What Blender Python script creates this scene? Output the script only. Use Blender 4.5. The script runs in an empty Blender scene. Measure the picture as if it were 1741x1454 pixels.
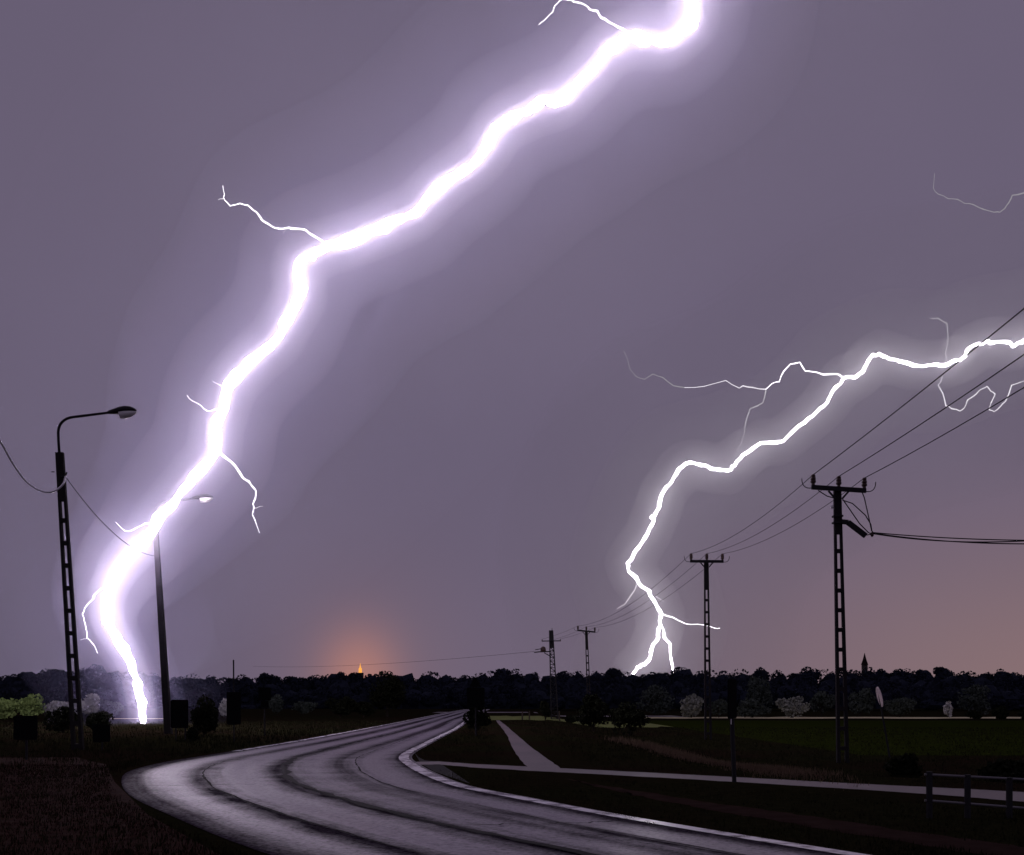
import bpy, bmesh, math, random
import numpy as np
from mathutils import Vector, Matrix

random.seed(7)
S = bpy.context.scene
C = S.collection

# ------------------------------------------------------------------ camera
EYE, F, HX, HY = 1.5, 1700.0, 870.5, 1195.0       # eye height (m), focal length (px of a 1741 px wide frame), vanishing point
cam = bpy.data.cameras.new('camera')
cam.sensor_width = 36.0
cam.lens = 36.0 * F / 1741.0
cam.shift_y = (HY - 727.0) / 1741.0
cam.clip_start, cam.clip_end = 0.1, 6000.0
camo = bpy.data.objects.new('camera', cam)
camo.location = (0, 0, EYE)
camo.rotation_euler = (math.radians(90), 0, 0)
C.objects.link(camo)
S.camera = camo

# ------------------------------------------------------------------ night sky
W = bpy.data.worlds.new('World')
S.world = W
W.use_nodes = True
nt = W.node_tree
nt.nodes.clear()
def N(t, kind, **kw):
    n = t.nodes.new(kind)
    for k, v in kw.items():
        setattr(n, k, v)
    return n
def math_(t, op, a, b=None):
    n = N(t, 'ShaderNodeMath', operation=op)
    for i, v in enumerate((a, b)):
        if v is None:
            continue
        if isinstance(v, (int, float)):
            n.inputs[i].default_value = v
        else:
            t.links.new(v, n.inputs[i])
    return n.outputs[0]
def mixc(t, fac, a, b, blend='MIX'):
    n = N(t, 'ShaderNodeMix', data_type='RGBA', blend_type=blend)
    for s, v in ((0, fac), (6, a), (7, b)):
        if isinstance(v, (int, float)):
            n.inputs[s].default_value = v
        elif isinstance(v, tuple):
            n.inputs[s].default_value = (*v, 1)
        else:
            t.links.new(v, n.inputs[s])
    return n.outputs[2]
tc = N(nt, 'ShaderNodeTexCoord')
sep = N(nt, 'ShaderNodeSeparateXYZ')
nt.links.new(tc.outputs['Generated'], sep.inputs[0])
dx, dy, dz = sep.outputs
az = math_(nt, 'ARCTAN2', dx, dy)
el = math_(nt, 'ARCSINE', dz)
cloud = N(nt, 'ShaderNodeTexNoise')
cloud.inputs['Scale'].default_value = 1.6
cloud.inputs['Detail'].default_value = 3.0
nt.links.new(tc.outputs['Generated'], cloud.inputs['Vector'])
base = mixc(nt, cloud.outputs['Fac'], (0.100, 0.081, 0.130), (0.172, 0.142, 0.214))
def lobe(a0, aw, e0, ew):
    a = math_(nt, 'POWER', math_(nt, 'ABSOLUTE', math_(nt, 'DIVIDE', math_(nt, 'SUBTRACT', az, a0), aw)), 2.0)
    e = math_(nt, 'POWER', math_(nt, 'ABSOLUTE', math_(nt, 'DIVIDE', math_(nt, 'SUBTRACT', el, e0), ew)), 2.0)
    return math_(nt, 'EXPONENT', math_(nt, 'MULTIPLY', math_(nt, 'ADD', a, e), -1.0))
# town lights reflected by the low cloud: a broad warm band to the right, a small orange dome over the far town
base = mixc(nt, lobe(0.54, 0.36, 0.0, 0.15), base, (0.115, 0.052, 0.000), 'ADD')
base = mixc(nt, lobe(-0.151, 0.10, 0.0, 0.12), base, (0.05, 0.018, 0.0), 'ADD')
base = mixc(nt, lobe(-0.151, 0.036, 0.026, 0.044), base, (0.22, 0.065, 0.0), 'ADD')
sky = N(nt, 'ShaderNodeTexSky', sky_type='NISHITA', sun_disc=False)
sky.sun_elevation = math.radians(-7.0)
sky.sun_rotation = math.radians(200.0)
bg1 = N(nt, 'ShaderNodeBackground')
nt.links.new(base, bg1.inputs['Color'])
bg1.inputs['Strength'].default_value = 1.0
bg2 = N(nt, 'ShaderNodeBackground')
nt.links.new(sky.outputs[0], bg2.inputs['Color'])
bg2.inputs['Strength'].default_value = 0.05
add = N(nt, 'ShaderNodeAddShader')
out = N(nt, 'ShaderNodeOutputWorld')
nt.links.new(bg1.outputs[0], add.inputs[0])
nt.links.new(bg2.outputs[0], add.inputs[1])
nt.links.new(add.outputs[0], out.inputs['Surface'])

vs = S.view_settings
vs.view_transform = 'Standard'
vs.look = 'None'
vs.exposure = 0.0
vs.gamma = 1.0
vs.use_curve_mapping = False
S.cycles.use_denoising = True
S.cycles.volume_bounces = 0
S.cycles.max_bounces = 3
S.cycles.diffuse_bounces = 1
S.cycles.glossy_bounces = 2
S.cycles.sample_clamp_indirect = 4.0

# ------------------------------------------------------------------ helpers
def at(px, py, D):
    """point at distance D ahead of the eye that the photograph shows at (px, py)"""
    return Vector(((px - HX) * D / F, D, EYE + (HY - py) * D / F))
def gp(px, py, z=0.0):
    D = (EYE - z) * F / (py - HY)
    return Vector(((px - HX) * D / F, D, z))
def sstep(a, b, x):
    t = min(1.0, max(0.0, (x - a) / (b - a)))
    return t * t * (3 - 2 * t)
def ground_z(x, y):
    """low field to the right, beyond the side road and the footpath"""
    s = (y - 24.1 + 0.87 * x) / 1.325
    return -0.6 * sstep(1.5, 9.0, s) * sstep(3.0, 8.0, x)

def tag(o, label=None, cat=None, group=None, kind=None):
    if label: o['label'] = label
    if cat: o['category'] = cat
    if group: o['group'] = group
    if kind: o['kind'] = kind
    return o
def empty(name, loc, label, cat, group=None):
    o = bpy.data.objects.new(name, None)
    o.location = loc
    C.objects.link(o)
    return tag(o, label, cat, group)
def link(name, me, m, parent=None, loc=None, smooth=False):
    if m is not None:
        me.materials.clear(); me.materials.append(m)
    if smooth:
        me.polygons.foreach_set('use_smooth', [True] * len(me.polygons))
    o = bpy.data.objects.new(name, me)
    C.objects.link(o)
    if parent: o.parent = parent
    if loc is not None: o.location = loc
    return o
class MB:
    """collects primitives, builds one mesh object"""
    def __init__(self):
        self.v, self.f = [], []
    def add(self, vs, fs):
        n = len(self.v)
        self.v += [tuple(v) for v in vs]
        self.f += [tuple(i + n for i in f) for f in fs]
    def hexa(self, p):
        self.add(p, [(0, 3, 2, 1), (4, 5, 6, 7), (0, 1, 5, 4), (1, 2, 6, 5), (2, 3, 7, 6), (3, 0, 4, 7)])
    def box(self, c, sx, sy, sz):
        x, y, z = c
        self.hexa([(x - sx, y - sy, z - sz), (x + sx, y - sy, z - sz), (x + sx, y + sy, z - sz), (x - sx, y + sy, z - sz),
                   (x - sx, y - sy, z + sz), (x + sx, y - sy, z + sz), (x + sx, y + sy, z + sz), (x - sx, y + sy, z + sz)])
    def tube(self, pts, rad, n=8, cap=True):
        pts = [Vector(p) for p in pts]
        if isinstance(rad, (int, float)): rad = [rad] * len(pts)
        rings = []
        ref = None
        for i, p in enumerate(pts):
            a = pts[max(0, i - 1)]; b = pts[min(len(pts) - 1, i + 1)]
            t = (b - a).normalized()
            if ref is None:
                ref = Vector((0, 1, 0)) if abs(t.y) < 0.9 else Vector((1, 0, 0))
            u = (ref - t * ref.dot(t)).normalized()
            ref = u
            w = t.cross(u)
            rings.append([p + (u * math.cos(2 * math.pi * k / n) + w * math.sin(2 * math.pi * k / n)) * rad[i] for k in range(n)])
        vs = [v for r in rings for v in r]
        fs = []
        for i in range(len(pts) - 1):
            for k in range(n):
                a, b = i * n + k, i * n + (k + 1) % n
                fs.append((a, b, b + n, a + n))
        if cap:
            fs.append(tuple(reversed(range(n))))
            fs.append(tuple(range((len(pts) - 1) * n, len(pts) * n)))
        self.add(vs, fs)
    def lathe(self, prof, c=(0, 0, 0), n=12):
        """profile [(r, z)...] round a vertical axis"""
        vs = []
        for r, z in prof:
            for k in range(n):
                a = 2 * math.pi * k / n
                vs.append((c[0] + r * math.cos(a), c[1] + r * math.sin(a), c[2] + z))
        fs = []
        for i in range(len(prof) - 1):
            for k in range(n):
                a, b = i * n + k, i * n + (k + 1) % n
                fs.append((a, b, b + n, a + n))
        fs.append(tuple(reversed(range(n))))
        fs.append(tuple(range((len(prof) - 1) * n, len(prof) * n)))
        self.add(vs, fs)
    def build(self, name, m, parent=None, loc=None, smooth=False):
        me = bpy.data.meshes.new(name)
        me.from_pydata(self.v, [], self.f)
        me.update()
        return link(name, me, m, parent, loc, smooth)

# ------------------------------------------------------------------ materials
def mat(name, col, rough=0.8, spec=0.4, var=0.35, scale=8.0, bump=0.0, col2=None, metal=0.0, bscale=None):
    m = bpy.data.materials.new(name)
    m.use_nodes = True
    t = m.node_tree
    b = t.nodes['Principled BSDF']
    tc = N(t, 'ShaderNodeTexCoord')
    no = N(t, 'ShaderNodeTexNoise')
    no.inputs['Scale'].default_value = scale
    no.inputs['Detail'].default_value = 5.0
    t.links.new(tc.outputs['Object'], no.inputs['Vector'])
    lo = tuple(c * (1 - var) for c in col)
    hi = col2 or tuple(min(1, c * (1 + var)) for c in col)
    t.links.new(mixc(t, no.outputs['Fac'], lo, hi), b.inputs['Base Color'])
    b.inputs['Roughness'].default_value = rough
    b.inputs['Specular IOR Level'].default_value = spec
    b.inputs['Metallic'].default_value = metal
    if bump:
        n2 = N(t, 'ShaderNodeTexNoise')
        n2.inputs['Scale'].default_value = bscale or scale * 4
        n2.inputs['Detail'].default_value = 6.0
        t.links.new(tc.outputs['Object'], n2.inputs['Vector'])
        bp = N(t, 'ShaderNodeBump')
        bp.inputs['Strength'].default_value = 1.0
        bp.inputs['Distance'].default_value = bump
        t.links.new(n2.outputs['Fac'], bp.inputs['Height'])
        t.links.new(bp.outputs[0], b.inputs['Normal'])
    return m
def leafmat(name, col, col2, rough=0.6):
    m = mat(name, col, 0.85, 0.03, 0.5, 1.3, 0.0, col2)
    return m
def emit(name, col, strength):
    m = bpy.data.materials.new(name)
    m.use_nodes = True
    t = m.node_tree
    t.nodes.clear()
    e = N(t, 'ShaderNodeEmission')
    e.inputs['Color'].default_value = (*col, 1)
    e.inputs['Strength'].default_value = strength
    o = N(t, 'ShaderNodeOutputMaterial')
    t.links.new(e.outputs[0], o.inputs['Surface'])
    return m
def mistmat(name, col, density, aniso=0.0):
    m = bpy.data.materials.new(name)
    m.use_nodes = True
    t = m.node_tree
    t.nodes.clear()
    v = N(t, 'ShaderNodeVolumeScatter')
    v.inputs['Color'].default_value = (*col, 1)
    v.inputs['Density'].default_value = density
    v.inputs['Anisotropy'].default_value = aniso
    o = N(t, 'ShaderNodeOutputMaterial')
    t.links.new(v.outputs[0], o.inputs['Volume'])
    return m

M = {}
M['concrete'] = mat('concrete', (0.020, 0.018, 0.019), 0.9, 0.2, 0.3, 3.0, 0.004)
M['steel'] = mat('weathered_steel', (0.022, 0.022, 0.024), 0.7, 0.15, 0.3, 6.0)
M['porcelain'] = mat('brown_porcelain', (0.05, 0.025, 0.018), 0.35, 0.4, 0.2, 9.0)
M['wire'] = mat('wire_sheath', (0.03, 0.03, 0.03), 0.7, 0.15, 0.2, 4.0)
M['pale_wire'] = mat('pale_cable', (0.9, 0.88, 0.9), 0.3, 0.8, 0.05, 4.0, metal=0.5)
M['lamp_shell'] = mat('lamp_shell', (0.02, 0.02, 0.022), 0.6, 0.15, 0.2, 6.0)
M['lamp_bowl'] = mat('opal_bowl', (0.82, 0.82, 0.8), 0.25, 0.5, 0.05, 6.0)
M['sign_back'] = mat('dark_sign_back', (0.007, 0.007, 0.008), 0.9, 0.02, 0.25, 5.0)
M['sign_face'] = mat('pale_sign_face', (0.78, 0.66, 0.64), 0.4, 0.5, 0.1, 5.0)
M['wood'] = mat('dark_wood', (0.05, 0.04, 0.03), 0.85, 0.2, 0.3, 4.0)
M['wall'] = mat('render_wall', (0.05, 0.042, 0.04), 0.9, 0.2, 0.2, 1.0)
M['spire'] = mat('dark_slate', (0.015, 0.010, 0.010), 0.9, 0.03, 0.2, 1.0)

# ------------------------------------------------------------------ ground
def sheet_mat(name, lo, hi, scale, rough=0.95, spec=0.15, bump=0.03, patch=None):
    m = bpy.data.materials.new(name)
    m.use_nodes = True
    t = m.node_tree
    b = t.nodes['Principled BSDF']
    tc = N(t, 'ShaderNodeTexCoord')
    n1 = N(t, 'ShaderNodeTexNoise'); n1.inputs['Scale'].default_value = scale; n1.inputs['Detail'].default_value = 8.0
    n2 = N(t, 'ShaderNodeTexNoise'); n2.inputs['Scale'].default_value = 0.13; n2.inputs['Detail'].default_value = 4.0
    t.links.new(tc.outputs['Object'], n1.inputs['Vector']); t.links.new(tc.outputs['Object'], n2.inputs['Vector'])
    c = mixc(t, n1.outputs['Fac'], lo, hi)
    if patch:
        r = N(t, 'ShaderNodeMapRange'); r.inputs[1].default_value = 0.45; r.inputs[2].default_value = 0.6
        t.links.new(n2.outputs['Fac'], r.inputs[0])
        c = mixc(t, r.outputs[0], c, patch)
    t.links.new(c, b.inputs['Base Color'])
    b.inputs['Roughness'].default_value = rough
    b.inputs['Specular IOR Level'].default_value = spec
    bp = N(t, 'ShaderNodeBump'); bp.inputs['Distance'].default_value = bump
    t.links.new(n1.outputs['Fac'], bp.inputs['Height']); t.links.new(bp.outputs[0], b.inputs['Normal'])
    return m
M['ground'] = sheet_mat('dark_grass_ground', (0.007, 0.008, 0.004), (0.022, 0.021, 0.009), 5.0, patch=(0.016, 0.011, 0.007), spec=0.0)
M['field'] = sheet_mat('green_crop_field', (0.012, 0.018, 0.003), (0.028, 0.038, 0.006), 3.0, spec=0.0)
M['dirt'] = sheet_mat('bare_brown_earth', (0.014, 0.005, 0.003), (0.042, 0.016, 0.009), 4.0, spec=0.02)
M['stubble'] = sheet_mat('pale_stubble', (0.40, 0.36, 0.18), (0.95, 0.88, 0.52), 0.9)
M['meadow'] = sheet_mat('bright_meadow', (0.07, 0.10, 0.02), (0.26, 0.30, 0.07), 1.1)
M['dry_grass'] = sheet_mat('dry_grass_track', (0.16, 0.12, 0.08), (0.30, 0.22, 0.15), 6.0)
M['paving'] = sheet_mat('path_asphalt', (0.055, 0.038, 0.041), (0.20, 0.140, 0.150), 9.0, 0.5, 0.5, 0.004, patch=(0.08, 0.058, 0.065))

xs = sorted(set([-3000, -1500, -800, -500, -350, -250, -180, -130, -95, -70, -50, -40] + list(range(-32, 33)) + [36, 40, 45, 52, 60, 75, 95, 130, 180, 250, 350, 500, 800, 1500, 3000]))
ys = sorted(set([-60, -30, -15] + list(range(-8, 46)) + list(range(46, 110, 4)) + [115, 125, 140, 170, 210, 260, 330, 420, 560, 800, 1200, 2000, 3500]))
vsx = [(x, y, ground_z(x, y)) for y in ys for x in xs]
nx = len(xs)
fs = [(j * nx + i, j * nx + i + 1, (j + 1) * nx + i + 1, (j + 1) * nx + i) for j in range(len(ys) - 1) for i in range(nx - 1)]
me = bpy.data.meshes.new('ground'); me.from_pydata(vsx, [], fs)
tag(link('ground', me, M['ground'], None, None, True), kind='structure')

def ragged(pts, amp, n=8):
    pts = [Vector(p) for p in pts]; res = []
    for a, b in zip(pts, pts[1:]):
        for k in range(n):
            p = a.lerp(b, k / n)
            res.append(p + Vector((random.uniform(-amp, amp), random.uniform(-amp, amp), 0)))
    return res + [pts[-1]]
def strip(name, left, right, m, z=0.004, sub=1, follow=False, n=1, uv=False, profile=None):
    """sheet between two world-space edge polylines (same number of points)"""
    L, R = [Vector(p) for p in left], [Vector(p) for p in right]
    verts, faces, uvs = [], [], []
    v_len = 0.0
    for i, (a, b) in enumerate(zip(L, R)):
        if i:
            v_len += ((a + b) / 2 - (L[i - 1] + R[i - 1]) / 2).length
        for k in range(n + 1):
            t = k / n
            p = a.lerp(b, t)
            zz = (ground_z(p.x, p.y) if follow else 0.0) + z + (profile(t, v_len) if profile else 0.0)
            verts.append((p.x, p.y, zz))
            uvs.append((t, v_len))
    for i in range(len(L) - 1):
        for k in range(n):
            a = i * (n + 1) + k
            faces.append((a, a + 1, a + n + 2, a + n + 1))
    me = bpy.data.meshes.new(name)
    me.from_pydata(verts, [], faces)
    if uv:
        ul = me.uv_layers.new(name='UVMap')
        for lp in me.loops:
            ul.data[lp.index].uv = uvs[lp.vertex_index]
    me.update()
    if me.polygons and me.polygons[0].normal.z < 0:
        me.flip_normals()
    return link(name, me, m, None, None, True)
def cat2(pts, steps):
    res = []
    for i in range(len(pts) - 1):
        p0, p1, p2, p3 = pts[max(0, i - 1)], pts[i], pts[i + 1], pts[min(len(pts) - 1, i + 2)]
        for k in range(steps):
            t = k / steps
            res.append(tuple(0.5 * (2 * p1[q] + (p2[q] - p0[q]) * t + (2 * p0[q] - 5 * p1[q] + 4 * p2[q] - p3[q]) * t * t + (3 * p1[q] - p0[q] - 3 * p2[q] + p3[q]) * t ** 3) for q in (0, 1)))
    res.append(pts[-1])
    return res
def resample(pts, n):
    d = [0.0]
    for a, b in zip(pts, pts[1:]):
        d.append(d[-1] + math.dist(a, b))
    res, j = [], 0
    for i in range(n):
        s = d[-1] * i / (n - 1)
        while j < len(d) - 2 and d[j + 1] < s:
            j += 1
        t = (s - d[j]) / (d[j + 1] - d[j])
        res.append(tuple(pts[j][q] + (pts[j + 1][q] - pts[j][q]) * t for q in (0, 1)))
    return res

# main road: straight along the left, then a bend towards the viewer's right (plan coordinates, metres, far to near)
OUT = [(-10.6, 230), (-10.3, 170), (-9.6, 127), (-8.9, 85), (-8.55, 60), (-8.45, 45), (-8.5, 36), (-8.62, 30.5), (-8.75, 27), (-8.72, 24.5), (-8.35, 21.8), (-7.5, 19.2), (-6.2, 16.2), (-4.5, 13.2), (-2.4, 9.85), (0.3, 6.3), (3.6, 2.4), (8.0, -2.5), (16.0, -11.0)]
INN = [(-5.0, 230), (-4.8, 170), (-4.2, 127), (-3.6, 85), (-3.1, 60), (-3.0, 45), (-2.95, 36), (-2.9, 30.0), (-2.7, 27), (-2.3, 24.6), (-1.6, 21.2), (-0.75, 18.0), (0.35, 15.6), (1.55, 13.2), (3.5, 9.85), (5.9, 6.2), (9.0, 2.4), (13.2, -2.0), (21.0, -10.0)]
OUT = cat2(OUT, 12); INN = cat2(INN, 12)
def rut(t, v):
    z = 0.020 * (1 - (2 * t - 1) ** 2)                                   # crown
    for c in (0.16, 0.37, 0.63, 0.84):
        z -= 0.011 * math.exp(-((t - c - 0.012 * math.sin(v * 0.21 + c * 9)) / 0.052) ** 2)  # wheel tracks
    z += 0.003 * math.sin(v * 0.8 + 5 * t) * math.sin(v * 0.23 + 2.0 * t)
    return z
def road_mat():
    m = bpy.data.materials.new('wet_asphalt')
    m.use_nodes = True
    t = m.node_tree
    b = t.nodes['Principled BSDF']
    tc = N(t, 'ShaderNodeTexCoord')
    uv = N(t, 'ShaderNodeSeparateXYZ'); t.links.new(tc.outputs['UV'], uv.inputs[0])
    u, v = uv.outputs[0], uv.outputs[1]
    cb = N(t, 'ShaderNodeCombineXYZ')                                    # long streaks along the driving direction
    t.links.new(math_(t, 'MULTIPLY', u, 8.0), cb.inputs[0]); t.links.new(math_(t, 'MULTIPLY', v, 0.022), cb.inputs[1])
    st = N(t, 'ShaderNodeTexNoise'); st.inputs['Scale'].default_value = 1.0; st.inputs['Detail'].default_value = 7.0; st.inputs['Roughness'].default_value = 0.55
    t.links.new(cb.outputs[0], st.inputs['Vector'])
    fine = N(t, 'ShaderNodeTexNoise'); fine.inputs['Scale'].default_value = 15.0; fine.inputs['Detail'].default_value = 7.0; fine.inputs['Roughness'].default_value = 0.7
    t.links.new(tc.outputs['Object'], fine.inputs['Vector'])
    blot = N(t, 'ShaderNodeTexNoise'); blot.inputs['Scale'].default_value = 1.1; blot.inputs['Detail'].default_value = 5.0
    t.links.new(tc.outputs['Object'], blot.inputs['Vector'])
    # worn lanes: polished wheel tracks shine, the strips between and the dirty outer margin do not
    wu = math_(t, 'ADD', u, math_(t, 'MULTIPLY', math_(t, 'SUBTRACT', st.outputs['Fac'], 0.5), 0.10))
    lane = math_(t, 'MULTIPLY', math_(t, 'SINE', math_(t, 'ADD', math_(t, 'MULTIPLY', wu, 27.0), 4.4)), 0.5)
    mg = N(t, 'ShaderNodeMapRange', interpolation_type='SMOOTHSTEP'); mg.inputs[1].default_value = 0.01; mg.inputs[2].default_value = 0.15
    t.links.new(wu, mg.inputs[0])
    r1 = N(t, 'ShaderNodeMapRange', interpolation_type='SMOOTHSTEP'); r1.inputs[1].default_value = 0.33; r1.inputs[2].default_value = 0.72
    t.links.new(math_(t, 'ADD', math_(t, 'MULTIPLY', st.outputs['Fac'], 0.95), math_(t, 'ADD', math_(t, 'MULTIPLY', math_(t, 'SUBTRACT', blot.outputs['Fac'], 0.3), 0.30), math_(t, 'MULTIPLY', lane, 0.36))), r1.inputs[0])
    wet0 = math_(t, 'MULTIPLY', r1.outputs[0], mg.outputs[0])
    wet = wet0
    c = mixc(t, wet, (0.014, 0.009, 0.016), (0.200, 0.146, 0.225))  # lilac sheen of sky and bolt put into the shining bands' base colour
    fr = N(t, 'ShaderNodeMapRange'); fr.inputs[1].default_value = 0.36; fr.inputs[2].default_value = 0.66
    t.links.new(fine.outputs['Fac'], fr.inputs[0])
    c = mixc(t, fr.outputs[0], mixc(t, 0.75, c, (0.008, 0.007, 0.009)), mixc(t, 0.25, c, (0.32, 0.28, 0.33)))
    t.links.new(c, b.inputs['Base Color'])
    ro = N(t, 'ShaderNodeMapRange'); ro.inputs[3].default_value = 0.60; ro.inputs[4].default_value = 0.36
    t.links.new(wet, ro.inputs[0]); t.links.new(ro.outputs[0], b.inputs['Roughness'])
    sp_ = N(t, 'ShaderNodeMapRange'); sp_.inputs[3].default_value = 0.0; sp_.inputs[4].default_value = 1.0
    t.links.new(math_(t, 'MULTIPLY', wet, math_(t, 'ADD', math_(t, 'MULTIPLY', fr.outputs[0], 1.5), 0.12)), sp_.inputs[0]); t.links.new(sp_.outputs[0], b.inputs['Specular IOR Level'])
    bp = N(t, 'ShaderNodeBump'); bp.inputs['Distance'].default_value = 0.0026
    t.links.new(math_(t, 'ADD', fine.outputs['Fac'], math_(t, 'MULTIPLY', blot.outputs['Fac'], 0.8)), bp.inputs['Height'])
    t.links.new(bp.outputs[0], b.inputs['Normal'])
    return m
M['road'] = road_mat()
NR = 320
O2, I2 = resample(OUT, NR), resample(INN, NR)
lft = [(x, y, 0) for x, y in O2]; rgt = [(x, y, 0) for x, y in I2]
road = tag(strip('road', lft, rgt, M['road'], 0.008, n=44, uv=True, profile=rut), kind='structure')
def across(t0, t1, a=0.0, b=1.0):
    i0, i1 = int(a * (NR - 1)), int(b * (NR - 1))
    A = [Vector(lft[i]).lerp(Vector(rgt[i]), t0) for i in range(i0, i1 + 1)]
    B = [Vector(lft[i]).lerp(Vector(rgt[i]), t1) for i in range(i0, i1 + 1)]
    return A, B
def lane_strip(name, t0, t1, m, a=0.0, b=1.0, dz=0.012):
    A, B = across(t0, t1, a, b)
    o = strip(name, A, B, m, dz + 0.008, n=2, uv=True, profile=lambda t, v: rut(t0 + (t1 - t0) * t, 0.0))
    o.parent = road
    return o
def seam(t0, w, a, b, m, seed, amp=0.008):
    r = random.Random(seed)
    i0, i1 = int(a * (NR - 1)), int(b * (NR - 1))
    A, B, off = [], [], 0.0
    for i in range(i0, i1 + 1):
        for h in (0.0, 0.5):
            if i == i1 and h: break
            L = Vector(lft[i]).lerp(Vector(lft[min(NR - 1, i + 1)]), h); R = Vector(rgt[i]).lerp(Vector(rgt[min(NR - 1, i + 1)]), h)
            off = 0.85 * off + r.uniform(-amp, amp) * 0.5
            ww = w * r.uniform(0.35, 1.3)
            A.append(L.lerp(R, t0 + off - ww / 2)); B.append(L.lerp(R, t0 + off + ww / 2))
    o = strip('tar_seam', A, B, m, 0.018, n=1, profile=lambda t, v: rut(t0, 0.0))
    o.parent = road
def crack(i, t0, t1, m, seed):
    r = random.Random(seed)
    A, B = [], []
    for k in range(15):
        t = t0 + (t1 - t0) * k / 14
        p = Vector(lft[i]).lerp(Vector(rgt[i]), t); d = (Vector(lft[i + 1]) - Vector(lft[i])).normalized()
        c = p + d * r.uniform(-0.10, 0.10); h = d * r.uniform(0.008, 0.03)
        A.append(c - h); B.append(c + h)
    o = strip('crack', A, B, m, 0.017, n=1, profile=lambda t, v: rut(0.0, 0.0) + 0.020)
    o.parent = road
def paint_mat():
    m = mat('worn_white_paint', (0.75, 0.73, 0.74), 0.26, 1.0, 0.1, 3.0)
    t = m.node_tree; b = t.nodes['Principled BSDF']
    tc = N(t, 'ShaderNodeTexCoord'); n = N(t, 'ShaderNodeTexNoise'); n.inputs['Scale'].default_value = 2.2; n.inputs['Detail'].default_value = 7.0
    t.links.new(tc.outputs['Object'], n.inputs['Vector'])
    r = N(t, 'ShaderNodeMapRange'); r.inputs[1].default_value = 0.42; r.inputs[2].default_value = 0.54
    t.links.new(n.outputs['Fac'], r.inputs[0])
    t.links.new(mixc(t, r.outputs[0], (0.10, 0.08, 0.11), (0.96, 0.94, 0.97)), b.inputs['Base Color'])
    return m
M['paint'] = paint_mat()
M['tar'] = mat('tar_sealing', (0.010, 0.009, 0.010), 0.75, 0.08, 0.3, 6.0, 0.004)
lane_strip('edge_line', 0.006, 0.046, M['paint'], 0.0, 0.80)
lane_strip('edge_line', 0.942, 0.986, M['paint'])
seam(0.50, 0.030, 0.66, 1.0, M['tar'], 1, 0.014)
seam(0.46, 0.008, 0.62, 0.80, M['tar'], 2)
seam(0.245, 0.007, 0.70, 0.93, M['tar'], 3)
seam(0.76, 0.006, 0.66, 0.98, M['tar'], 4)
for i, t0, t1 in ((246, 0.1, 0.44), (262, 0.28, 0.62), (238, 0.52, 0.93), (272, 0.05, 0.38), (281, 0.55, 0.9), (228, 0.06, 0.5), (290, 0.15, 0.5)):
    crack(i, t0, t1, M['tar'], i)
# side road, footpath, gravel strip, junction mouth
U = [(700, 1296), (745, 1295), (800, 1299), (900, 1304), (1000, 1309), (1200, 1319), (1400, 1330), (1600, 1340), (1741, 1347), (2000, 1362)]
D_ = [(700, 1301), (745, 1300), (800, 1305), (900, 1311), (1000, 1316), (1200, 1327), (1400, 1339), (1600, 1352), (1741, 1364), (2000, 1384)]
sr = strip('side_road', ragged([gp(*p) for p in U], 0.03), ragged([gp(*p) for p in D_], 0.03), M['paving'], 0.006, n=4)
tag(sr, kind='structure')
M['old_asphalt'] = mat('old_rough_asphalt', (0.018, 0.016, 0.018), 0.85, 0.1, 0.4, 6.0, 0.003)
mouth = strip('road_junction', [gp(*p) for p in [(706, 1281), (712, 1288), (722, 1293), (745, 1296)]], [gp(*p) for p in [(706, 1283), (716, 1299), (738, 1312), (800, 1333)]], M['old_asphalt'], 0.004, n=2)
tag(mouth, kind='structure')
pl = [(843, 1225), (851, 1235), (862, 1250), (873, 1275), (889, 1297), (903, 1308)]
pr = [(849, 1225), (862, 1235), (879, 1250), (909, 1275), (940, 1297), (957, 1310)]
tag(strip('footpath', ragged([gp(*p) for p in pl], 0.018, 5), ragged([gp(*p) for p in pr], 0.018, 5), M['paving'], 0.005, n=3), kind='structure')
M['gravel'] = sheet_mat('gravel_shoulder', (0.016, 0.010, 0.008), (0.050, 0.032, 0.027), 3.0, 0.95, 0.0, 0.004)
gl = [(960, 1324), (1040, 1338), (1140, 1354), (1260, 1372), (1400, 1392), (1560, 1416), (1741, 1440), (1900, 1462)]
gr = [(1000, 1334), (1070, 1351), (1156, 1368), (1262, 1387), (1400, 1410), (1560, 1437), (1741, 1466), (1900, 1494)]
tag(strip('path', ragged([gp(*p) for p in gl], 0.06), ragged([gp(*p) for p in gr], 0.06), M['gravel'], 0.005, n=2), kind='structure')
# brown earth verge to the left of the bend
dl = [(-300, 1290), (-300, 1300), (-300, 1330), (-300, 1400), (-300, 1500), (-300, 1700)]
dr = [(130, 1288), (180, 1300), (195, 1330), (250, 1385), (420, 1480), (700, 1700)]
tag(strip('earth_verge', [gp(*p) for p in dl], [gp(*p) for p in dr], M['dirt'], 0.004, n=8), kind='structure')
# far strips: pale stubble and meadow beyond the low field, crop field on the right
def far(name, x0, x1, y0, y1, m, z=0.006, n=24, rag=0.4):
    A = [Vector((x0 + (x1 - x0) * i / n, y0 + random.uniform(-rag, rag), 0)) for i in range(n + 1)]
    B = [Vector((x0 + (x1 - x0) * i / n, y1 + random.uniform(-rag, rag), 0)) for i in range(n + 1)]
    return tag(strip(name, B, A, m, z, n=3, follow=True), kind='structure')
far('crop_field', 14, 300, 40, 118, M['field'], 0.006)
far('stubble_strip', 16, 300, 134, 147, M['stubble'], 0.008, 80, 2.6)
far('meadow', -3, 14, 86, 112, M['meadow'], 0.008, 22, 3.0)
far('stubble_strip', -38.5, -32, 93, 95.5, M['stubble'], 0.008)
far('distant_lane', -12, 26, 150, 163, M['paving'], 0.007)

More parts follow.
